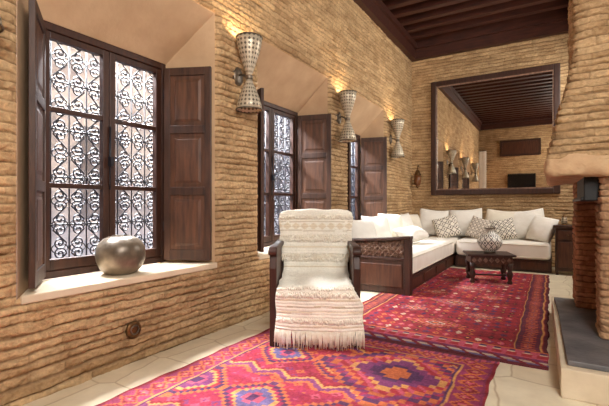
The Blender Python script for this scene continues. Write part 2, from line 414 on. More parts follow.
def make_shutter(w, loc, ang, label):
    t = thing('window_shutter', label, 'shutter', loc, R(ang), 'folding window shutters')
    h = 1.66; b = MB(); st = .055; T = .017
    b.box(0, st, -T, T, 0, h).box(w-st, w, -T, T, 0, h)
    for z0, z1 in ((0, .09), (.56, .63), (1.09, 1.16), (h-.07, h)): b.box(st, w-st, -T, T, z0, z1)
    b.build('shutter_frame', SHUTF, t, .004)
    for z0, z1 in ((.09, .56), (.63, 1.09), (1.16, h-.07)):
        b = MB(); b.box(st-.004, w-st+.004, -.005, .005, z0-.004, z1+.004)
        b.raised(st+.02, w-st-.02, z0+.02, z1-.02, 0, .013, .035); b.build('shutter_panel', SHUTP, t)
    for z in (.25, 1.4):
        b = MB(); b.tube([(-.006, 0, z), (-.006, 0, z+.08)], .008); b.build('hinge', IRON, t)
    return t
names = [('left shutter of the nearest window, seen edge-on', 'panelled right shutter of the nearest window, beside the round bronze jar'),
         ('left shutter of the middle window, below the nearest wall sconce', 'panelled right shutter of the middle window, behind the armchair'),
         ('left shutter of the farthest window, nearest the second sconce', 'panelled right shutter of the farthest window, above the sofa cushions')]
for i in range(3):
    hw = (.50, .55, .55)[i]
    make_shutter(.43, (-2.87, yc[i]-hw, .625), (-33, -27, -27)[i], names[i][0])
    make_shutter((.42, .45, .45)[i], (-2.87, yc[i]+hw-.01, .625), (24, 14, 14)[i], names[i][1])

# ------------------------------------------------------------------ sconces
def make_sconce():
    t = thing('wall_sconce', 'x', 'wall lamp', (XL, 0, 2.25), 0, 'hourglass wall sconces')
    b = MB(); b.lathe([(.0, -.0), (.065, 0), (.065, .012), (.045, .022), (.0, .024)], 20, cap=False)
    for v_ in b.bm.verts: v_.co = Vector((v_.co.z+.018, v_.co.y, v_.co.x*1.3+.04))
    b.build('backplate', PEWTERD, t)
    b = MB(); b.tube([(.01, 0, .04), (.06, 0, .055), (.10, 0, .04), (.13, 0, .01)], .010, 8); b.build('arm', PEWTERD, t)
    cx = (.155, 0, 0)
    b = MB(); b.lathe([(.026, .03), (.038, .07), (.062, .14), (.090, .22), (.110, .30), (.118, .37), (.113, .37), (.105, .30), (.055, .15), (.018, .04)], 32, cx, False); b.build('upper_shade', PIERCED, t)
    b = MB(); b.lathe([(.026, -.01), (.038, -.045), (.064, -.10), (.092, -.17), (.110, -.235), (.118, -.285), (.113, -.285), (.105, -.235), (.055, -.11), (.018, -.02)], 32, cx, False); b.build('lower_shade', PIERCED, t)
    b = MB(); b.lathe([(.02, -.014), (.030, -.008), (.036, .004), (.032, .010), (.036, .016), (.030, .028), (.02, .034)], 24, cx); b.build('waist_ring', PEWTERD, t)
    for r, z in ((.118, .37), (.118, -.285)):
        b = MB(); b.tube([(cx[0]+r*math.cos(2*PI*k/32), r*math.sin(2*PI*k/32), z) for k in range(33)], .006, 6)
        b.build('rim', PEWTERD, t)
    return t
s0 = make_sconce()
for i, (y, lab) in enumerate([(2.9, 'largest hourglass wall sconce, between the nearest and middle windows'),
                              (5.0, 'hourglass wall sconce between the middle and farthest windows'),
                              (7.1, 'hourglass wall sconce next to the large wall mirror corner'),
                              (.83, 'hourglass wall sconce seen only as a reflection in the mirror')]):
    o = s0 if i == 0 else copy_tree(s0)
    o.location = (XL, y, 2.25); o['label'] = lab
    l = bpy.data.lights.new('sconce_bulb', 'POINT'); l.energy = 10; l.color = (1, .78, .50); l.shadow_soft_size = .04
    lo = bpy.data.objects.new('sconce_bulb', l); C.objects.link(lo); lo.location = (XL+.155, y, 2.25+.29)

# round vent low on the wall
t = thing('wall_vent', 'small round bronze vent rosette low on the brick wall', 'vent', (XL+.02, 1.794, .236))
b = MB(); b.lathe([(.0, 0), (.058, 0), (.058, .014), (.045, .02), (.0, .02)], 20, cap=False)
for v_ in b.bm.verts: v_.co = Vector((v_.co.z, v_.co.y, v_.co.x))
b.build('vent_plate', BRASS, t)
b = MB()
b.tube([(.022, .03*math.cos(2*PI*k/20), .03*math.sin(2*PI*k/20)) for k in range(21)], .006, 5)
b.build('rosette', PEWTERD, t)

# jar on the sill
t = thing('round_jar', 'round grey-brown bronze jar with small opening on the nearest window sill', 'jar', (-2.68, 1.84, .60))
b = MB(); b.lathe([(.075, 0), (.108, .010), (.143, .045), (.165, .10), (.170, .145), (.164, .19), (.146, .228), (.116, .256), (.085, .270), (.064, .274), (.056, .272), (.05, .262), (.0, .25)], 44, cap=False)
b.build('jar_body', BRONZE, t)
b = MB()
b.tube([(.060*math.cos(2*PI*k/32), .060*math.sin(2*PI*k/32), .275) for k in range(33)], .005, 6); b.build('rim', PEWTERD, t)
b = MB(); b.lathe([(.0, 0), (.076, 0), (.08, .006), (.074, .012), (.0, .012)], 28, cap=False); b.build('foot_ring', PEWTERD, t)

# ------------------------------------------------------------------ mirror
mx0, mx1, mz0, mz1 = -2.07, .15, 1.30, 3.58
t = thing('wall_mirror', 'huge square mirror in dark wood frame above the far sofa', 'mirror', ((mx0+mx1)/2, YF-.03, mz0))
w = (mx1-mx0)/2; h = mz1-mz0; fw = .10
b = MB()
for q in ((-w, -w+fw, 0, h), (w-fw, w, 0, h), (-w+fw, w-fw, h-fw, h), (-w+fw, w-fw, 0, fw)): b.box(q[0], q[1], -.07, .02, q[2], q[3])
b.build('mirror_frame', WOOD, t, .012)
b = MB(); e = .018
for q in ((-w+fw, -w+fw+e, fw, h-fw), (w-fw-e, w-fw, fw, h-fw), (-w+fw+e, w-fw-e, h-fw-e, h-fw), (-w+fw+e, w-fw-e, fw, fw+e)): b.box(q[0], q[1], -.055, -.02, q[2], q[3])
b.build('inner_bead', WOODL, t)
b = MB(); b.box(-w+fw, w-fw, -.03, -.006, fw, h-fw); b.build('glass', MIRROR, t)

# small lantern in the corner
t = thing('wall_lantern', 'small dark brown wall lantern hanging in the far left corner', 'lantern', (-2.33, YF-.02, 1.46))
b = MB(); b.tube([(0, 0.01, .42), (0, -.06, .46), (0, -.1, .43), (0, -.1, .36)], .009); b.build('bracket', BRASS, t)
b = MB(); b.lathe([(.01, .37), (.03, .35), (.065, .27), (.075, .25)], 12, (0, -.1, 0)); b.build('cap', BRASS, t)
b = MB(); b.lathe([(.03, .03), (.06, .06), (.07, .15), (.062, .25)], 12, (0, -.1, 0)); b.build('lantern_body', AMBER, t)
b = MB(); b.lathe([(.01, -.02), (.02, .0), (.04, .03)], 12, (0, -.1, 0)); b.build('finial', BRASS, t)

# ------------------------------------------------------------------ rugs
RED, CRIM, PINK, ORG = srgb(170, 48, 58), srgb(134, 33, 47), srgb(200, 90, 112), srgb(210, 116, 66)
NAVY, PURP, CREAM, DARK, BLUE, GOLD = srgb(56, 50, 93), srgb(116, 60, 110), srgb(218, 198, 174), srgb(58, 28, 39), srgb(92, 102, 150), srgb(218, 160, 90)
MAG = srgb(166, 48, 86)
def put(col, mask, c): col[mask] = c
def tri(x, p): return np.abs(((x/p) % 1)-.5)*2
def scatter(col, u, v, p, mask, pal, off=0):
    iu = np.floor(u/p); iv = np.floor(v/p); h1 = hsh(iu+off, iv*1.7+off)
    dd = np.abs((u/p) % 1-.5)+np.abs((v/p) % 1-.5)
    for k, c in enumerate(pal):
        lo, hi = k/len(pal), (k+1)/len(pal)
        put(col, mask & (h1 >= lo) & (h1 < hi) & (dd < .42), c)
        put(col, mask & (h1 >= lo) & (h1 < hi) & (dd < .16), pal[(k+2) % len(pal)])
def fadecol(col, u, v, amt):
    mean = col.mean(axis=(0, 1)); k = (amt*(.6+.8*vn(u*3, v*3)))[..., None]
    out = (col*(1-k)+mean*1.15*k)*(.78+.44*vn(u*1.6+5, v*16))[..., None]
    return out*(.78+.44*vn(u*90, v*110))[..., None]          # woven knots
def rug_a(u, v, W, L):
    u_, v_ = u, v; q = .014
    u = u+.03*(vn(u*3, v*3+9)-.5); v = v+.05*(vn(u*2.5+4, v*2)-.5)
    u = np.floor(u/q)*q+q/2; v = np.floor(v/q)*q+q/2
    col = np.empty(u.shape+(3,)); col[:] = MAG*.55+RED*.45
    all_ = np.ones(u.shape, bool)
    scatter(col, u, v, .085, all_, [PINK, CRIM, PURP, MAG, RED, ORG, MAG, RED, PINK], 3)
    # zig-zag bands between rows of motifs
    per = .66; ph = v % per; bi = np.floor(v/per)
    zz = ph+.09*tri(u, .24)
    for lo, hi, c in ((.05, .085, ORG), (.085, .13, PURP), (.13, .155, GOLD), (.155, .18, CRIM)): put(col, (zz > lo) & (zz < hi), c)
    pu = .46; cu = (np.floor(u/pu+.5*(bi % 2))+.5-.5*(bi % 2))*pu; cv = (bi+.62)*per; st = .030
    um = np.floor(np.abs(u-cu)/st)*st; vm = np.floor(np.abs(v-cv)/st)*st
    m_ = um/.22+vm/.22; hc = hsh(np.round(cu/pu*2), bi)
    for lim, c in ((1.0, ORG), (.86, NAVY), (.76, MAG), (.56, GOLD), (.46, PURP), (.26, PINK), (.12, NAVY)): put(col, m_ < lim, c)
    put(col, (m_ < .76) & (m_ > .56) & (hc > .5), RED); put(col, (m_ < .46) & (m_ > .26) & (hc < .4), BLUE); put(col, (m_ < .46) & (m_ > .26) & (hc > .75), CRIM)
    # one large stepped medallion near the end
    cu, cv = .70*W, 2.46; st = .045
    um = np.floor(np.abs(u-cu)/st)*st; vm = np.floor(np.abs(v-cv)/st)*st; m_ = um/.56+vm/.46
    for lim, c in ((1.0, ORG), (.92, NAVY), (.87, PURP), (.74, ORG), (.66, RED), (.50, GOLD), (.44, PURP), (.26, NAVY), (.14, ORG)): put(col, m_ < lim, c)
    mm = (m_ < .66) & (m_ > .50); put(col, mm & (tri(u+v, .10) > .6), PINK)
    mm = (m_ < .87) & (m_ > .74); put(col, mm & (tri(u-v, .09) > .6), MAG)
    d = np.minimum(np.minimum(u, W-u), L-v); s_ = np.where(np.minimum(u, W-u) < L-v, v, u)
    put(col, d < .21, PURP*.6+CRIM*.4)
    mm = (d < .18) & (d > .03); bd = np.abs(d-.105)/.07+np.abs(tri(s_, .20)-.5)*1.7
    put(col, mm, PURP*.5+MAG*.5); put(col, mm & (bd < 1.05), ORG); put(col, mm & (bd < .74), CRIM); put(col, mm & (bd < .45), PINK); put(col, mm & (bd < .2), GOLD)
    put(col, (d > .18) & (d < .195), GOLD); put(col, (d > .195) & (d < .21), NAVY)
    put(col, d < .024, CRIM)
    end = L-v; put(col, (end < .06), PINK); put(col, (end < .06) & (tri(u, .05) > .5), PURP); put(col, end < .018, DARK)
    return fadecol(col, u_, v_, .22)
def rug_b(u, v, W, L):
    u_, v_ = u, v; q = .011; u = np.floor(u/q)*q+q/2; v = np.floor(v/q)*q+q/2
    col = np.empty(u.shape+(3,)); col[:] = RED*.7+CRIM*.3
    p = .084; pv = p*1.35
    dd = np.abs((u/p) % 1-.5)+np.abs((v/pv) % 1-.5); hh = hsh(np.floor(u/p), np.floor(v/pv))
    put(col, np.abs(dd-.5) < .09, CRIM)
    for lo, c in ((0, CRIM), (.18, NAVY), (.38, ORG), (.5, DARK), (.64, PURP), (.78, PINK), (.9, CREAM)): put(col, (dd < .38) & (hh >= lo), c)
    put(col, dd < .15, DARK); put(col, (dd < .15) & (hh > .5), GOLD); put(col, (dd > .85), CRIM)
    for k, cv in enumerate(np.arange(.70, L-.3, .46)):
        for cu, su, sv in (((.5*W, .30, .18),) if k % 2 == 0 else ((.32*W, .18, .15), (.68*W, .18, .15))):
            m_ = np.abs(u-cu)/su+np.abs(v-cv)/sv
            c1 = [CRIM, NAVY, PURP][k % 3]
            for lim, c in ((1.0, DARK), (.92, ORG), (.84, c1), (.62, GOLD*.8), (.54, RED), (.34, CREAM), (.26, DARK), (.14, ORG)): put(col, m_ < lim, c)
            mm = (m_ < .84) & (m_ > .62); put(col, mm & (tri(u, .06)+tri(v, .06) > 1.2), PINK)
    side = np.minimum(u, W-u)
    put(col, side < .24, CRIM); mm = (side < .21) & (side > .05)
    put(col, mm, NAVY*.3+DARK*.7); bd = np.abs(side-.13)/.08+np.abs(tri(v, .11)-.5)*1.6
    put(col, mm & (bd < .95), CRIM); put(col, mm & (bd < .66), ORG); put(col, mm & (bd < .36), NAVY)
    put(col, (side > .21) & (side < .222), GOLD*.85); put(col, (side > .04) & (side < .05), GOLD*.85); put(col, side < .022, DARK)
    for lo, hi, c in ((0, .03, DARK), (.03, .07, BLUE), (.07, .10, CREAM), (.10, .15, PURP), (.15, .18, PINK), (.18, .24, RED), (.24, .26, CREAM), (.26, .31, NAVY), (.31, .33, ORG)):
        mk = (v >= lo) & (v < hi); put(col, mk, c)
    mk = (v > .03) & (v < .15); put(col, mk & (tri(u+v, .12) > .66), CRIM); mk = (v > .18) & (v < .31); put(col, mk & (tri(u, .1) > .7-(v-.18)*2), PINK)
    return fadecol(col, u_, v_, .22)
def make_rug(name, label, x0, x1, y0, y1, fn, n=.0075):
    W, L = x1-x0, y1-y0; nu, nv = int(W/n), int(L/n)
    u, v = np.meshgrid(np.linspace(0, W, nu), np.linspace(0, L, nv))
    col = fn(u, v, W, L)
    edge = .006*np.sin(v*9)+.004*np.sin(v*23+1)
    P = np.stack([x0+u+edge*(2*u/W-1), y0+v+.006*np.sin(u*7)*(np.abs(2*v/L-1)), np.full(u.shape, .012)+.0008*np.sin(u*60)*np.sin(v*55)], -1)
    o = grid_obj(name, P, RUGM, col, None, .011)
    tag(o, label, 'rug'); return o
make_rug('berber_rug', 'near pink-red Berber rug with orange stepped diamonds, under the armchair', -2.12, -.31, .1, 3.12, rug_a)
make_rug('berber_rug', 'deep red rug with small dense diamonds and striped end, under the coffee table', -1.80, -.015, 3.14, 7.35, rug_b)

# ------------------------------------------------------------------ sofas
def long_sofa(label, x0, x1, y0, y1, front, zb=.014):
    t = thing('banquette_sofa', label, 'sofa', (x0, y0, zb))
    w, d = x1-x0, y1-y0
    b = MB(); b.box(0, w, 0, d, 0, .19)
    b.build('base_frame', WOOD, t, .008)
    b = MB()
    if front == 'x':
        n = 5
        for k in range(n):
            b.box(w, w+.012, d*k/n+.06, d*(k+1)/n-.06, .04, .15)
    else:
        for k in range(3): b.box(w*k/3+.05, w*(k+1)/3-.05, -.012, 0, .04, .15)
    b.build('base_panel', WOODP, t, .003)
    b = MB(); b.box(.01, w+(.03 if front == 'x' else -.005), (-.03 if front == 'y' else .01), d-.01, .19, .475)
    o = b.build('mattress', MATT, t); md = o.modifiers.new('bevel', 'BEVEL'); md.width = .075; md.segments = 5
    for p in o.data.polygons: p.use_smooth = True
    b = MB()
    if front == 'x':
        for z in (.235, .43): b.tube([(w+.031, .06, z), (w+.031, d-.95, z)], .007)
    else:
        for z in (.235, .43): b.tube([(.05, -.031, z), (w-.06, -.031, z)], .007)
    b.build('piping', LINEN2, t)
    return t
s1 = long_sofa('long low white banquette sofa along the window wall, with carved end arm', -2.46, -1.50, 4.90, 8.40, 'x')
def topz(x): return .64+.07*(x/1.03)**1.5
xs = np.linspace(0, 1.03, 9)
b = MB(); b.box(0, 1.0, -.09, -.005, 0, .42)
b.prism([(x, topz(x)-.035) for x in xs]+[(x, topz(x)) for x in xs[::-1]], -.115, .02, 'y')
b.box(-.0, 1.02, -.10, .0, .41, .44)
for x in (0, .95): b.box(x, x+.08, -.105, .0, 0, topz(x)-.01)
b.build('end_arm', WOOD, s1, .006)
b = MB(); b.prism([(.02, .44), (1.0, .44)]+[(x, topz(x)-.03) for x in xs[::-1]], -.05, -.02, 'y')
for k in range(-3, 15):                                        # crossing lattice bars
    for sg in (-1, 1):
        xa = .10+k*.075; xb = xa+.20*1.0
        if sg < 0: xa, xb = xb, xa
        za, zb_ = .445, topz(min(max(xb, .1), .93))-.04
        def clipx(xa, za, xb, zb):
            pts = []
            for (x_, z_, xo, zo) in ((xa, za, xb, zb), (xb, zb, xa, za)):
                if x_ < .085: tq = (.085-x_)/(xo-x_); x_, z_ = .085, z_+(zo-z_)*tq
                elif x_ > .945: tq = (.945-x_)/(xo-x_); x_, z_ = .945, z_+(zo-z_)*tq
                pts.append((x_, z_))
            return pts
        if max(xa, xb) < .12 or min(xa, xb) > .91: continue
        (x1_, z1_), (x2_, z2_) = clipx(xa, za, xb, zb_)
        if abs(x1_-x2_) > .02: b.tube([(x1_, -.062, z1_), (x2_, -.062, z2_)], .011, 4)
b.build('carved_lattice', WOODL, s1)
b = MB(); b.box(.10, .93, -.10, -.085, .08, .36); b.build('arm_panel', WOODP, s1, .014)
s2 = long_sofa('white banquette sofa under the large mirror on the far wall', -1.45, .02, 7.58, 8.40, 'y')

def cushion(label, mat, w, h, t, loc, rz, lean, roll=0, name='cushion', piping=True):
    b = MB(); n = 20; F = {}; b.sm = True
    ph = random.random()*6
    for sg in (-1, 1):
        for i in range(n+1):
            for j in range(n+1):
                u, v = 2*i/n-1, 2*j/n-1
                edge = i in (0, n) or j in (0, n)
                if sg == 1 and edge: F[(1, i, j)] = F[(-1, i, j)]; continue
                rc = 1-.05*(u*u*v*v)**1.5                               # soft corners
                x = w/2*u*(1-.055*(1-v*v)*abs(u))*rc; z = h/2*v*(1-.06*(1-u*u)*abs(v))*rc
                z -= .05*h*max(0, v)*(1-u*u)*(.5+.5*math.sin(ph))       # slumped top edge
                x += .025*w*v*math.sin(ph*2)                            # sideways slouch
                th = t/2*max(0, (1-u*u)*(1-v*v))**.42*(1.10-.22*v)
                th *= 1+.10*math.sin(4*u+ph)*math.cos(3*v+ph)
                F[(sg, i, j)] = b.v((x, sg*th+.015*math.sin(2.5*u+ph)*(.5+.5*v), z+h/2))
        for i in range(n):
            for j in range(n): b.f([F[(sg, i, j)], F[(sg, i+1, j)], F[(sg, i+1, j+1)], F[(sg, i, j+1)]])
    o = b.build(name, mat); o.rotation_mode = 'XYZ'
    o.matrix_world = Matrix.Translation(loc) @ Matrix.Rotation(rz, 4, 'Z') @ Matrix.Rotation(lean, 4, 'X') @ Matrix.Rotation(roll, 4, 'Y')
    tag(o, label, 'cushion', 'scatter cushions on the corner sofas'); return o
Z = .492
for (y, x, w_, h_, lab, mat, ln, rl, rz) in [
    (5.24, -2.20, .52, .46, 'plain white cushion nearest the carved sofa arm', LINEN, -20, 4, 66),
    (5.84, -2.18, .54, .50, 'second white cushion from the carved arm against the window wall', LINEN, -22, -3, 62),
    (6.44, -2.18, .54, .50, 'plump white cushion in the middle of the window wall row', LINEN2, -20, 5, 66),
    (7.04, -2.16, .54, .50, 'white cushion below the sconce beside the mirror', LINEN, -22, -4, 62),
    (7.60, -2.18, .50, .48, 'cream cushion deep in the sofa corner, against the window wall', LINEN2, -20, 4, 68)]:
    cushion(lab, mat, w_, h_, .19, (x, y, Z), R(rz), R(ln), R(rl))
cushion('small white cushion lying flat on the front of the long sofa seat', LINEN, .54, .38, .20, (-1.72, 6.35, Z+.11), R(75), R(-74))
for (x, y, w_, h_, lab, mat, ln, rl, rz) in [
    (-2.00, 8.12, .60, .56, 'large white cushion in the corner left of the brown diamond cushion', LINEN, -16, 4, 8),
    (-1.60, 7.90, .46, .45, 'ivory cushion with brown diamond pattern, leftmost patterned one', DIA_A, -26, -16, 14),
    (-1.36, 8.18, .62, .56, 'large white cushion behind the grey lattice cushion', LINEN, -13, -5, 0),
    (-1.16, 7.88, .44, .43, 'ivory cushion with small grey lattice, between two bolder patterned cushions', DIA_B, -26, 16, -8),
    (-.78, 8.15, .60, .55, 'large white cushion behind the black-diamond cushion', LINEN2, -14, 4, 0),
    (-.66, 7.84, .42, .42, 'white cushion with small black diamonds, behind the coffee table', DIA_C, -28, -14, 6),
    (-.34, 8.13, .62, .56, 'large white cushion right of the black-diamond cushion', LINEN, -15, -6, -4),
    (-.20, 7.82, .46, .45, 'white cushion leaning by the side table at the sofa end', LINEN, -24, 8, -34)]:
    cushion(lab, mat, w_, h_, .19, (x, y, Z), R(rz), R(ln), R(rl))

# ------------------------------------------------------------------ coffee table
t = thing('coffee_table', 'small dark carved wooden coffee table on the far rug', 'table', (-.76, 6.33, .013), R(18))
b = MB(); b.box(-.31, .31, -.25, .25, .375, .405); b.build('tabletop', WOOD, t, .01)
b = MB(); b.box(-.27, .27, -.21, .21, .27, .375); b.build('apron', WOODP, t, .005)
b = MB()
for k in range(7):
    c_ = -.225+k*.075; b.prism([(c_-.032, .322), (c_, .285), (c_+.032, .322), (c_, .36)], -.22, -.21, 'y')
for k in range(5):
    c_ = -.15+k*.075; b.prism([(c_-.032, .322), (c_, .285), (c_+.032, .322), (c_, .36)], .27, .28, 'x')
b.build('carved_frieze', WOODL, t)
for sx in (-1, 1):
    for sy in (-1, 1):
        b = MB(); b.lathe([(.030, 0), (.038, .02), (.022, .05), (.034, .09), (.042, .14), (.024, .18), (.036, .22), (.042, .28)], 14, (sx*.24, sy*.18, 0)); b.build('leg', WOOD, t)
b = MB(); b.box(-.24, .24, -.012, .012, .08, .10)
for sx in (-1, 1): b.box(sx*.24-.012, sx*.24+.012, -.18, .18, .08, .10)
b.build('stretcher', WOOD, t)
t = thing('round_vase', 'round white vase with dark lattice pattern on the dark coffee table', 'vase', (-.74, 6.33, .419))
b = MB(); b.lathe([(.08, 0), (.08, .012), (.065, .025)], 24); b.build('base', PEWTERD, t)
S_ = .86
pr = [(r_*S_, z_*S_+.005) for r_, z_ in [(.08, .02), (.12, .05), (.165, .10), (.19, .16), (.188, .21), (.16, .26), (.115, .30), (.078, .325), (.064, .35), (.07, .385), (.085, .40), (.075, .40), (.055, .35)]]
b = MB(); b.lathe(pr, 36, cap=False); b.build('vase_body', GLOBE, t)
b = MB(); b.tube([(.070*math.cos(2*PI*k/24), .070*math.sin(2*PI*k/24), .349) for k in range(25)], .006, 6); b.build('rim', PEWTERD, t)

# side table at the sofa end and lantern
t = thing('side_table', 'dark wooden side table between the far sofa and fireplace', 'table', (.23, 7.72, 0))
b = MB(); b.box(-.19, .19, -.22, .22, .74, .78); b.build('tabletop', WOOD, t, .008)
b = MB(); b.box(-.165, .165, -.19, .19, .06, .74); b.build('cabinet_body', WOOD, t, .006)
b = MB(); b.box(-.13, .13, -.205, -.19, .12, .52); b.build('door', WOODP, t, .008)
b = MB(); b.box(-.13, .13, -.205, -.19, .56, .70); dr = b.build('drawer', WOODP, t, .008)
b = MB(); b.lathe([(.0, 0), (.014, .006), (.01, .02), (.0, .024)], 12, cap=False)
for v_ in b.bm.verts: v_.co = Vector((v_.co.x, -.205-v_.co.z, .63+v_.co.y))
b.build('knob', BRASS, dr)
for sx in (-1, 1):
    for sy in (-1, 1):
        b = MB(); b.box(sx*.14-.02, sx*.14+.02, sy*.165-.02, sy*.165+.02, 0, .06); b.build('foot', WOOD, t)
t = thing('table_lantern', 'small brass lantern on the side table by the fireplace', 'lantern', (.19, 7.72, .78))
b = MB(); b.lathe([(.05, 0), (.05, .01), (.035, .018)], 12); b.build('base', BRASS, t)
b = MB(); b.lathe([(.032, .018), (.042, .05), (.042, .10), (.032, .125)], 8); b.build('lantern_body', PIERCED, t)
b = MB(); b.lathe([(.038, .125), (.02, .155), (.008, .175), (.009, .19), (.0, .195)], 12, cap=False); b.build('cap', BRASS, t)

# ------------------------------------------------------------------ armchair
CH = thing('armchair', 'dark wooden armchair draped with two ivory tufted blankets', 'armchair', (-1.72, 3.02, .013), R(29))
for sg in (-1, 1):
    a0, a1 = (.292, .348) if sg > 0 else (-.348, -.292)
    b = MB(); b.prism([(-.37, 0), (-.28, 0), (-.27, .40), (-.28, .72), (-.36, .72), (-.385, .60), (-.37, .45)], a0, a1); b.build('leg', WOOD, CH, .008)
    b = MB(); b.prism([(.30, 0), (.37, 0), (.34, .45), (.36, .72), (.29, .72), (.27, .45)], a0, a1); b.build('leg', WOOD, CH, .008)
    b = MB(); b.prism([(-.41, .705), (-.415, .735), (-.39, .765), (-.33, .772), (0, .76), (.38, .77), (.38, .725), (-.30, .725), (-.36, .70)], a0-.006, a1+.006); b.build('armrest', WOOD, CH, .010)
    b = MB(); b.box(a0+.015, a1-.015, -.28, .28, .26, .72); b.build('side_panel', WOODP, CH)
    b = MB()
    xo = a1 if sg > 0 else a0
    for k in range(4):
        c_ = -.20+k*.13; b.prism([(c_-.05, .50), (c_, .40), (c_+.05, .50), (c_, .60)], xo-sg*.016, xo-sg*.004)
    b.build('carving', WOODL, CH)
b = MB(); b.box(-.285, .285, -.35, .28, .28, .37); b.build('seat_rail', WOOD, CH, .005)
b = MB(); b.box(-.28, .28, -.36, .18, .37, .45); b.build('seat', LINEN2, CH, .02)
b = MB(); b.prism([(.16, .40), (.28, 1.0), (.35, 1.0), (.24, .40)], -.29, .29); b.build('backrest', LINEN2, CH, .02)

def resample(path, n):
    p = np.array(path, float)
    for _ in range(3):
        q = [p[0]]
        for a, c in zip(p, p[1:]): q += [a*.75+c*.25, a*.25+c*.75]
        q.append(p[-1]); p = np.array(q)
    d = np.r_[0, np.cumsum(np.hypot(*np.diff(p, axis=0).T))]
    s = np.linspace(0, d[-1], n)
    return s, np.stack([np.interp(s, d, p[:, 0]), np.interp(s, d, p[:, 1])], -1)
IV, BG, GR, DK = srgb(243, 237, 223), srgb(226, 212, 187), srgb(196, 179, 154), srgb(132, 110, 88)
def blanket(name, label, path, wfn, colfn, rows, fringe=None, flip=1, n=170, m=110, fold=.008, seed=0.):
    s, p = resample(path, n)
    U = np.linspace(-1, 1, m)
    P = np.zeros((n, m, 3))
    tg = np.gradient(p, axis=0); tg /= np.linalg.norm(tg, axis=1)[:, None]
    nm = np.stack([-tg[:, 1], tg[:, 0]], -1)*flip        # outward normal in (y,z)
    for i in range(n):
        l, r = wfn(p[i])
        x = (l+r)/2+(r-l)/2*U
        a_ = fold*(.5+1.2*s[i]/s[-1]) if flip < 0 else fold
        wv = a_*(np.sin(x*19+s[i]*4+seed)+.5*np.sin(x*33-s[i]*6)+.35*np.sin(x*7+s[i]*11))+.002*np.sin(s[i]*260)
        ed = .012*np.clip((np.abs(U)-.9)/.1, 0, 1)         # edges relax inward
        wv = wv+.004-ed
        P[i, :, 0] = x+.006*np.sin(s[i]*23+seed)*U; P[i, :, 1] = p[i, 0]+nm[i, 0]*(wv+.012); P[i, :, 2] = p[i, 1]+nm[i, 1]*(wv+.012)+(-.012*np.sin(x*5+1)*(s[i]/s[-1])**3 if flip < 0 else 0)
        if flip > 0:                                         # top edge sags a little at the sides
            kz = min(1, max(0, (p[i, 1]-.80)/.23)); P[i, :, 2] -= .018*kz*np.abs(U)**5
    uu, ss = np.meshgrid(U, s)
    col = colfn(uu, ss, P)
    root = thing(name, label, 'blanket', CH.location, CH.rotation_euler[2])
    grid_obj('cloth', P, BLANKM, col, root, .008)
    def strands(nm_, at, cnt, ln, rad, down):
        b = MB(); i = int(np.argmin(np.abs(s-at)))
        for k in range(cnt):
            j = min(m-1, max(0, int((k+.5+random.uniform(-.4, .4))/cnt*m)))
            q = Vector(P[i, j]); dn = Vector((0, tg[i, 0], tg[i, 1]))*down; no = Vector((0, nm[i, 0], nm[i, 1]))
            L_ = ln*random.uniform(.8, 1.15); sd = random.uniform(-.012, .012)
            q2 = q+dn*random.uniform(-.010, .010)
            b.tube([q2, q2+dn*L_*.4+no*(.014 if down and ln < .06 else .008)+Vector((sd*.5, 0, 0)), q2+dn*L_+no*.008+Vector((sd, 0, 0))], [rad, rad*.95, rad*.6], 4)
        b.build(nm_, WOOL, root)
    for at, cnt, ln, down in rows: strands('tuft_band', at, cnt, ln, .005, down)
    if fringe: strands('fringe', s[-1]-.004, *fringe)
    return root, s, p
def wback(q):
    k = min(1, max(0, (q[1]-.5)/.40)); k = k*k*(3-2*k); return (-.288-.045*k, .288+.045*k)
def cback(u, s, P):
    z = P[..., 2]; x = P[..., 0]; col = np.empty(u.shape+(3,)); col[:] = IV
    put(col, (np.abs(z-.895) < .03) & (tri(x+.5, .08) > np.abs(z-.895)/.03*.9), BG)
    for zz, w_, c in ((.935, .003, GR), (.855, .003, GR), (.71, .006, BG), (.54, .006, BG)): put(col, np.abs(z-zz) < w_, c)
    return col
pb = [(.02, .462), (.10, .466), (.150, .50), (.165, .56), (.20, .74), (.262, 1.0), (.275, 1.03), (.355, 1.03), (.38, 1.0), (.345, .75), (.33, .60)]
s_, p_ = resample(pb, 400)
def at_front(z):
    k = [i for i in range(400) if p_[i, 0] < .27]; return float(s_[min(k, key=lambda i: abs(p_[i, 1]-z))])
blanket('tufted_blanket', 'ivory tufted wool blanket hung over the armchair back', pb, wback, cback,
        [(at_front(z), 150, ln, -1) for z, ln in ((.985, .03), (.81, .032), (.785, .032), (.64, .032), (.615, .032))], None, 1, fold=.004)
def wseat(q):
    k = min(1, max(0, (.47-q[1])/.16)); k = k*k*(3-2*k); return (-.286-.010*k, .286+.078*k)
def cseat(u, s, P):
    col = np.empty(u.shape+(3,)); col[:] = IV; z = P[..., 2]; y = P[..., 1]
    for zz, w_, c in ((.37, .006, BG), (.32, .003, GR), (.28, .006, BG), (.17, .006, BG)): put(col, (np.abs(z-zz) < w_), c)
    return col
ps = [(.13, .47), (.05, .458), (-.12, .452), (-.33, .456), (-.378, .45), (-.393, .42), (-.398, .34), (-.40, .22), (-.404, .15)]
s_2, p_2 = resample(ps, 400)
def at_drop(z): return float(s_2[min(range(200, 400), key=lambda i: abs(p_2[i, 1]-z))])
blanket('tufted_blanket', 'ivory fringed wool blanket over the armchair seat, hanging to the rug', ps, wseat, cseat,
        [(at_drop(z), 150, ln, 1) for z, ln in ((.445, .032), (.42, .032), (.23, .03))], (190, .125, .0036, 1), -1, fold=.006, seed=1.)

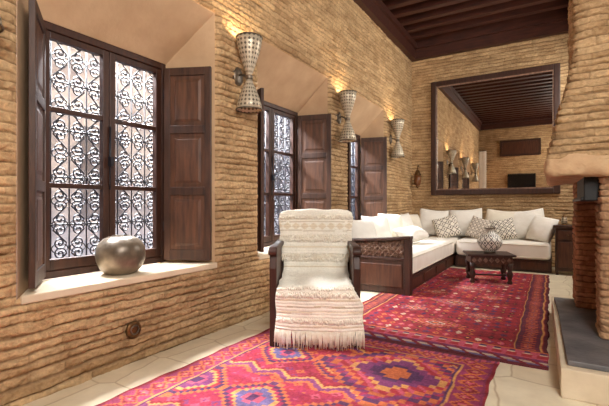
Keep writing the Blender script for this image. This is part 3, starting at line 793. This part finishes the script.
# ------------------------------------------------------------------ fireplace
FP = thing('fireplace', 'brick fireplace with flaring brick hood and low slate hearth', 'fireplace', (0, 0, 0))
b = MB(); b.prism([(.05, 2.74), (.01, 4.85), (XR, 4.85), (XR, 2.74)], 0, .17, 'z'); b.build('hearth_plinth', PLINTH, FP, .008)
b = MB(); b.prism([(.085, 2.80), (.07, 3.4), (.06, 4.0), (.03, 4.66), (.95, 4.66), (.95, 2.80)], .17, .202, 'z'); b.build('hearth_slab', SLATE, FP, .006)
def plan(x0, ya, yb_, r, n1, na, n2):
    """plan outline with rounded front corners: points and outward normals"""
    pts, nrm = [], []
    for k in range(n1): pts.append((XR+(x0+r-XR)*k/n1, ya)); nrm.append((0, -1))
    for k in range(na): a = PI/2*k/na; pts.append((x0+r-r*math.sin(a), ya+r-r*math.cos(a))); nrm.append((-math.sin(a), -math.cos(a)))
    for k in range(n2): pts.append((x0, ya+r+(yb_-ya-2*r)*k/n2)); nrm.append((-1, 0))
    for k in range(na): a = PI/2*k/na; pts.append((x0+r-r*math.cos(a), yb_-r+r*math.sin(a))); nrm.append((-math.cos(a), math.sin(a)))
    for k in range(n1+1): pts.append((x0+r+(XR-x0-r)*k/n1, yb_)); nrm.append((0, 1))
    return np.array(pts), np.array(nrm)
def brick_shell(name, ring_fn, z0, z1, parent, n_z=.0055, n_s=.009, r=.02, **kw):
    zg = np.arange(z0, z1+n_z, n_z)
    x0, ya, yb_ = ring_fn(z0)
    n1, n2, na = int((XR-x0)/n_s), int((yb_-ya)/n_s), max(3, int(r*1.57/n_s))
    base, _ = plan(x0, ya, yb_, r, n1, na, n2)
    U1 = np.r_[0, np.cumsum(np.hypot(*np.diff(base, axis=0).T))]
    P = np.zeros((len(zg), len(base), 3)); N = np.zeros((len(zg), len(base), 2)); U = np.zeros((len(zg), len(base)))
    for i, z in enumerate(zg):
        p, nn = plan(*ring_fn(z), r, n1, na, n2)
        P[i, :, :2] = p; P[i, :, 2] = z; N[i] = nn; U[i] = U1
    d, col = courses(U+3, P[..., 2], **kw)
    P[..., 0] += d*N[..., 0]; P[..., 1] += d*N[..., 1]
    return grid_obj(name, P, ADOBE, col, parent)
brick_shell('pier', lambda z: (.30, 3.36, 3.64), .2, 1.34, FP, rh=.048, bl=.24, amp=.018, wob=.004, ca=(196, 160, 124), cb_=(166, 128, 96), cm=(112, 84, 62))
brick_shell('pier', lambda z: (.20, 4.28, 4.72), .2, 1.34, FP, rh=.048, bl=.2, amp=.014, wob=.004, r=.01, ca=(196, 144, 110), cb_=(160, 112, 84), cm=(102, 76, 60))
b = MB(); b.box(.95, XR, 3.64, 4.28, .2, 1.30); b.build('firebox_back', BLACK, FP)
b = MB(); b.box(.20, .30, 3.44, 4.60, 1.13, 1.31).box(.18, .20, 3.42, 4.62, 1.13, 1.155); b.build('hood_shadow_bar', BLACK, FP, .006)  # black bar stands in for the dark opening and shadow under the hood
rings = []
for k in range(13):
    a = -PI/2+PI*k/12; z = 1.37+.075*math.sin(a); o_ = .035*math.cos(a)
    p, _ = plan(.0-o_, 3.30-o_, 4.76+o_, .04, 30, 6, 40)
    rings.append([(q[0]+.006*math.sin(q[1]*23+k), q[1]+.006*math.sin(q[0]*29+k*.7), z+.008*math.sin(q[1]*13+q[0]*17)) for q in p])
b = MB(); b.sm = True; b.loft(rings); b.build('mantel_band', MANTLE, FP)
HZ = [1.40, 1.60, 1.80, 2.01, 2.20, 2.3, 4.10]
def hood(z):
    zq = math.floor(z/.052)*.052+.026
    zq = .8*zq+.2*z
    return (np.interp(zq, HZ, [-.012, .030, .078, .128, .160, .165, .165]), np.interp(zq, HZ, [3.295, 3.34, 3.40, 3.47, 3.52, 3.53, 3.53]), np.interp(zq, HZ, [4.77, 4.73, 4.66, 4.58, 4.53, 4.52, 4.52]))
brick_shell('chimney_hood', hood, 1.40, 4.10, FP, rh=.052, bl=.26, amp=.023, wob=.003, r=.03)

# ------------------------------------------------------------------ back wall items seen in the mirror
t = thing('lattice_panel', 'wide dark wood panel high on the back wall, reflected in the mirror', 'panel', (-1.0, YB, 3.0))
b = MB()
for q in ((-.7, -.62, 0, .62), (.62, .7, 0, .62), (-.62, .62, .54, .62), (-.62, .62, 0, .08)): b.box(q[0], q[1], .002, .05, q[2], q[3])
b.build('frame', WOOD, t)
b = MB(); b.box(-.62, .62, .002, .03, .08, .54); b.build('panel_board', WOODP, t)
t = thing('television', 'flat black television on the back wall, reflected in the mirror', 'television', (-.95, YB+.004, 1.76))
b = MB(); b.box(-.48, .48, .02, .06, 0, .54); b.build('casing', BLACK, t, .006)
b = MB(); b.box(-.46, .46, .06, .063, .02, .52); b.build('screen', SCREEN, t)
b = MB(); b.box(-.1, .1, .0, .02, .17, .37); b.build('bracket', BLACK, t)
# narrow white curtain hung in the back corner
t = thing('narrow_curtain', 'narrow white hanging in the back corner, reflected in the mirror', 'curtain', (-2.32, YB+.07, 1.7))
uu, vv = np.meshgrid(np.linspace(-.13, .13, 60), np.linspace(0, 1.55, 40))
grid_obj('curtain_cloth', np.stack([uu, .015*np.sin(uu*130+.3*vv), vv], -1), LINEN, None, t, .004)
b = MB(); b.tube([(-.15, 0, 1.56), (.15, 0, 1.56)], .010, 8); b.build('rod', PEWTERD, t)

# ------------------------------------------------------------------ light
def area(name, loc, tgt, sx, sy, e, col, spread=180):
    l = bpy.data.lights.new(name, 'AREA'); l.shape = 'RECTANGLE'; l.size = sx; l.size_y = sy; l.energy = e; l.color = col; l.spread = R(spread)
    o = bpy.data.objects.new(name, l); C.objects.link(o); o.location = loc
    o.rotation_euler = (Vector(tgt)-Vector(loc)).to_track_quat('-Z', 'Y').to_euler(); return o
area('fill_light', (1.22, .7, 3.3), (-2.5, 2.2, 1.9), 2.2, 1.2, 160, (1, .96, .90))  # added fill out of view on the right, brightens the window wall
area('fill_light', (.85, -.8, 2.6), (-.6, 5.0, 1.0), .8, 1.8, 138, (1, .97, .92))  # added fill behind the camera, no lamp stands there
area('fill_light', (1.22, 6.6, 3.0), (-1.8, 6.6, 1.0), 2.4, 1.6, 185, (1, .96, .89))  # added fill beyond the fireplace, brightens the sofa corner
for i in range(3):
    area('window_light', (-4.5, yc[i], 4.2), (-2.2, yc[i], .8), 1.4, 1.0, 1250, (.92, .95, 1), 120)
wd = bpy.data.worlds.new('World'); sc.world = wd; wd.use_nodes = True
bg = wd.node_tree.nodes['Background']; bg.inputs[0].default_value = (.82, .87, 1.0, 1); bg.inputs[1].default_value = .9
sc.view_settings.view_transform = 'Standard'
sc.view_settings.exposure = 0

cam = bpy.data.cameras.new('Camera'); cam.sensor_width = 36; cam.lens = 24.0; cam.shift_y = 2/609
co = bpy.data.objects.new('Camera', cam); C.objects.link(co); co.location = (0, 0, 1.1); co.rotation_euler = (R(90), 0, R(31.2))
cam.clip_start = .02; sc.camera = co
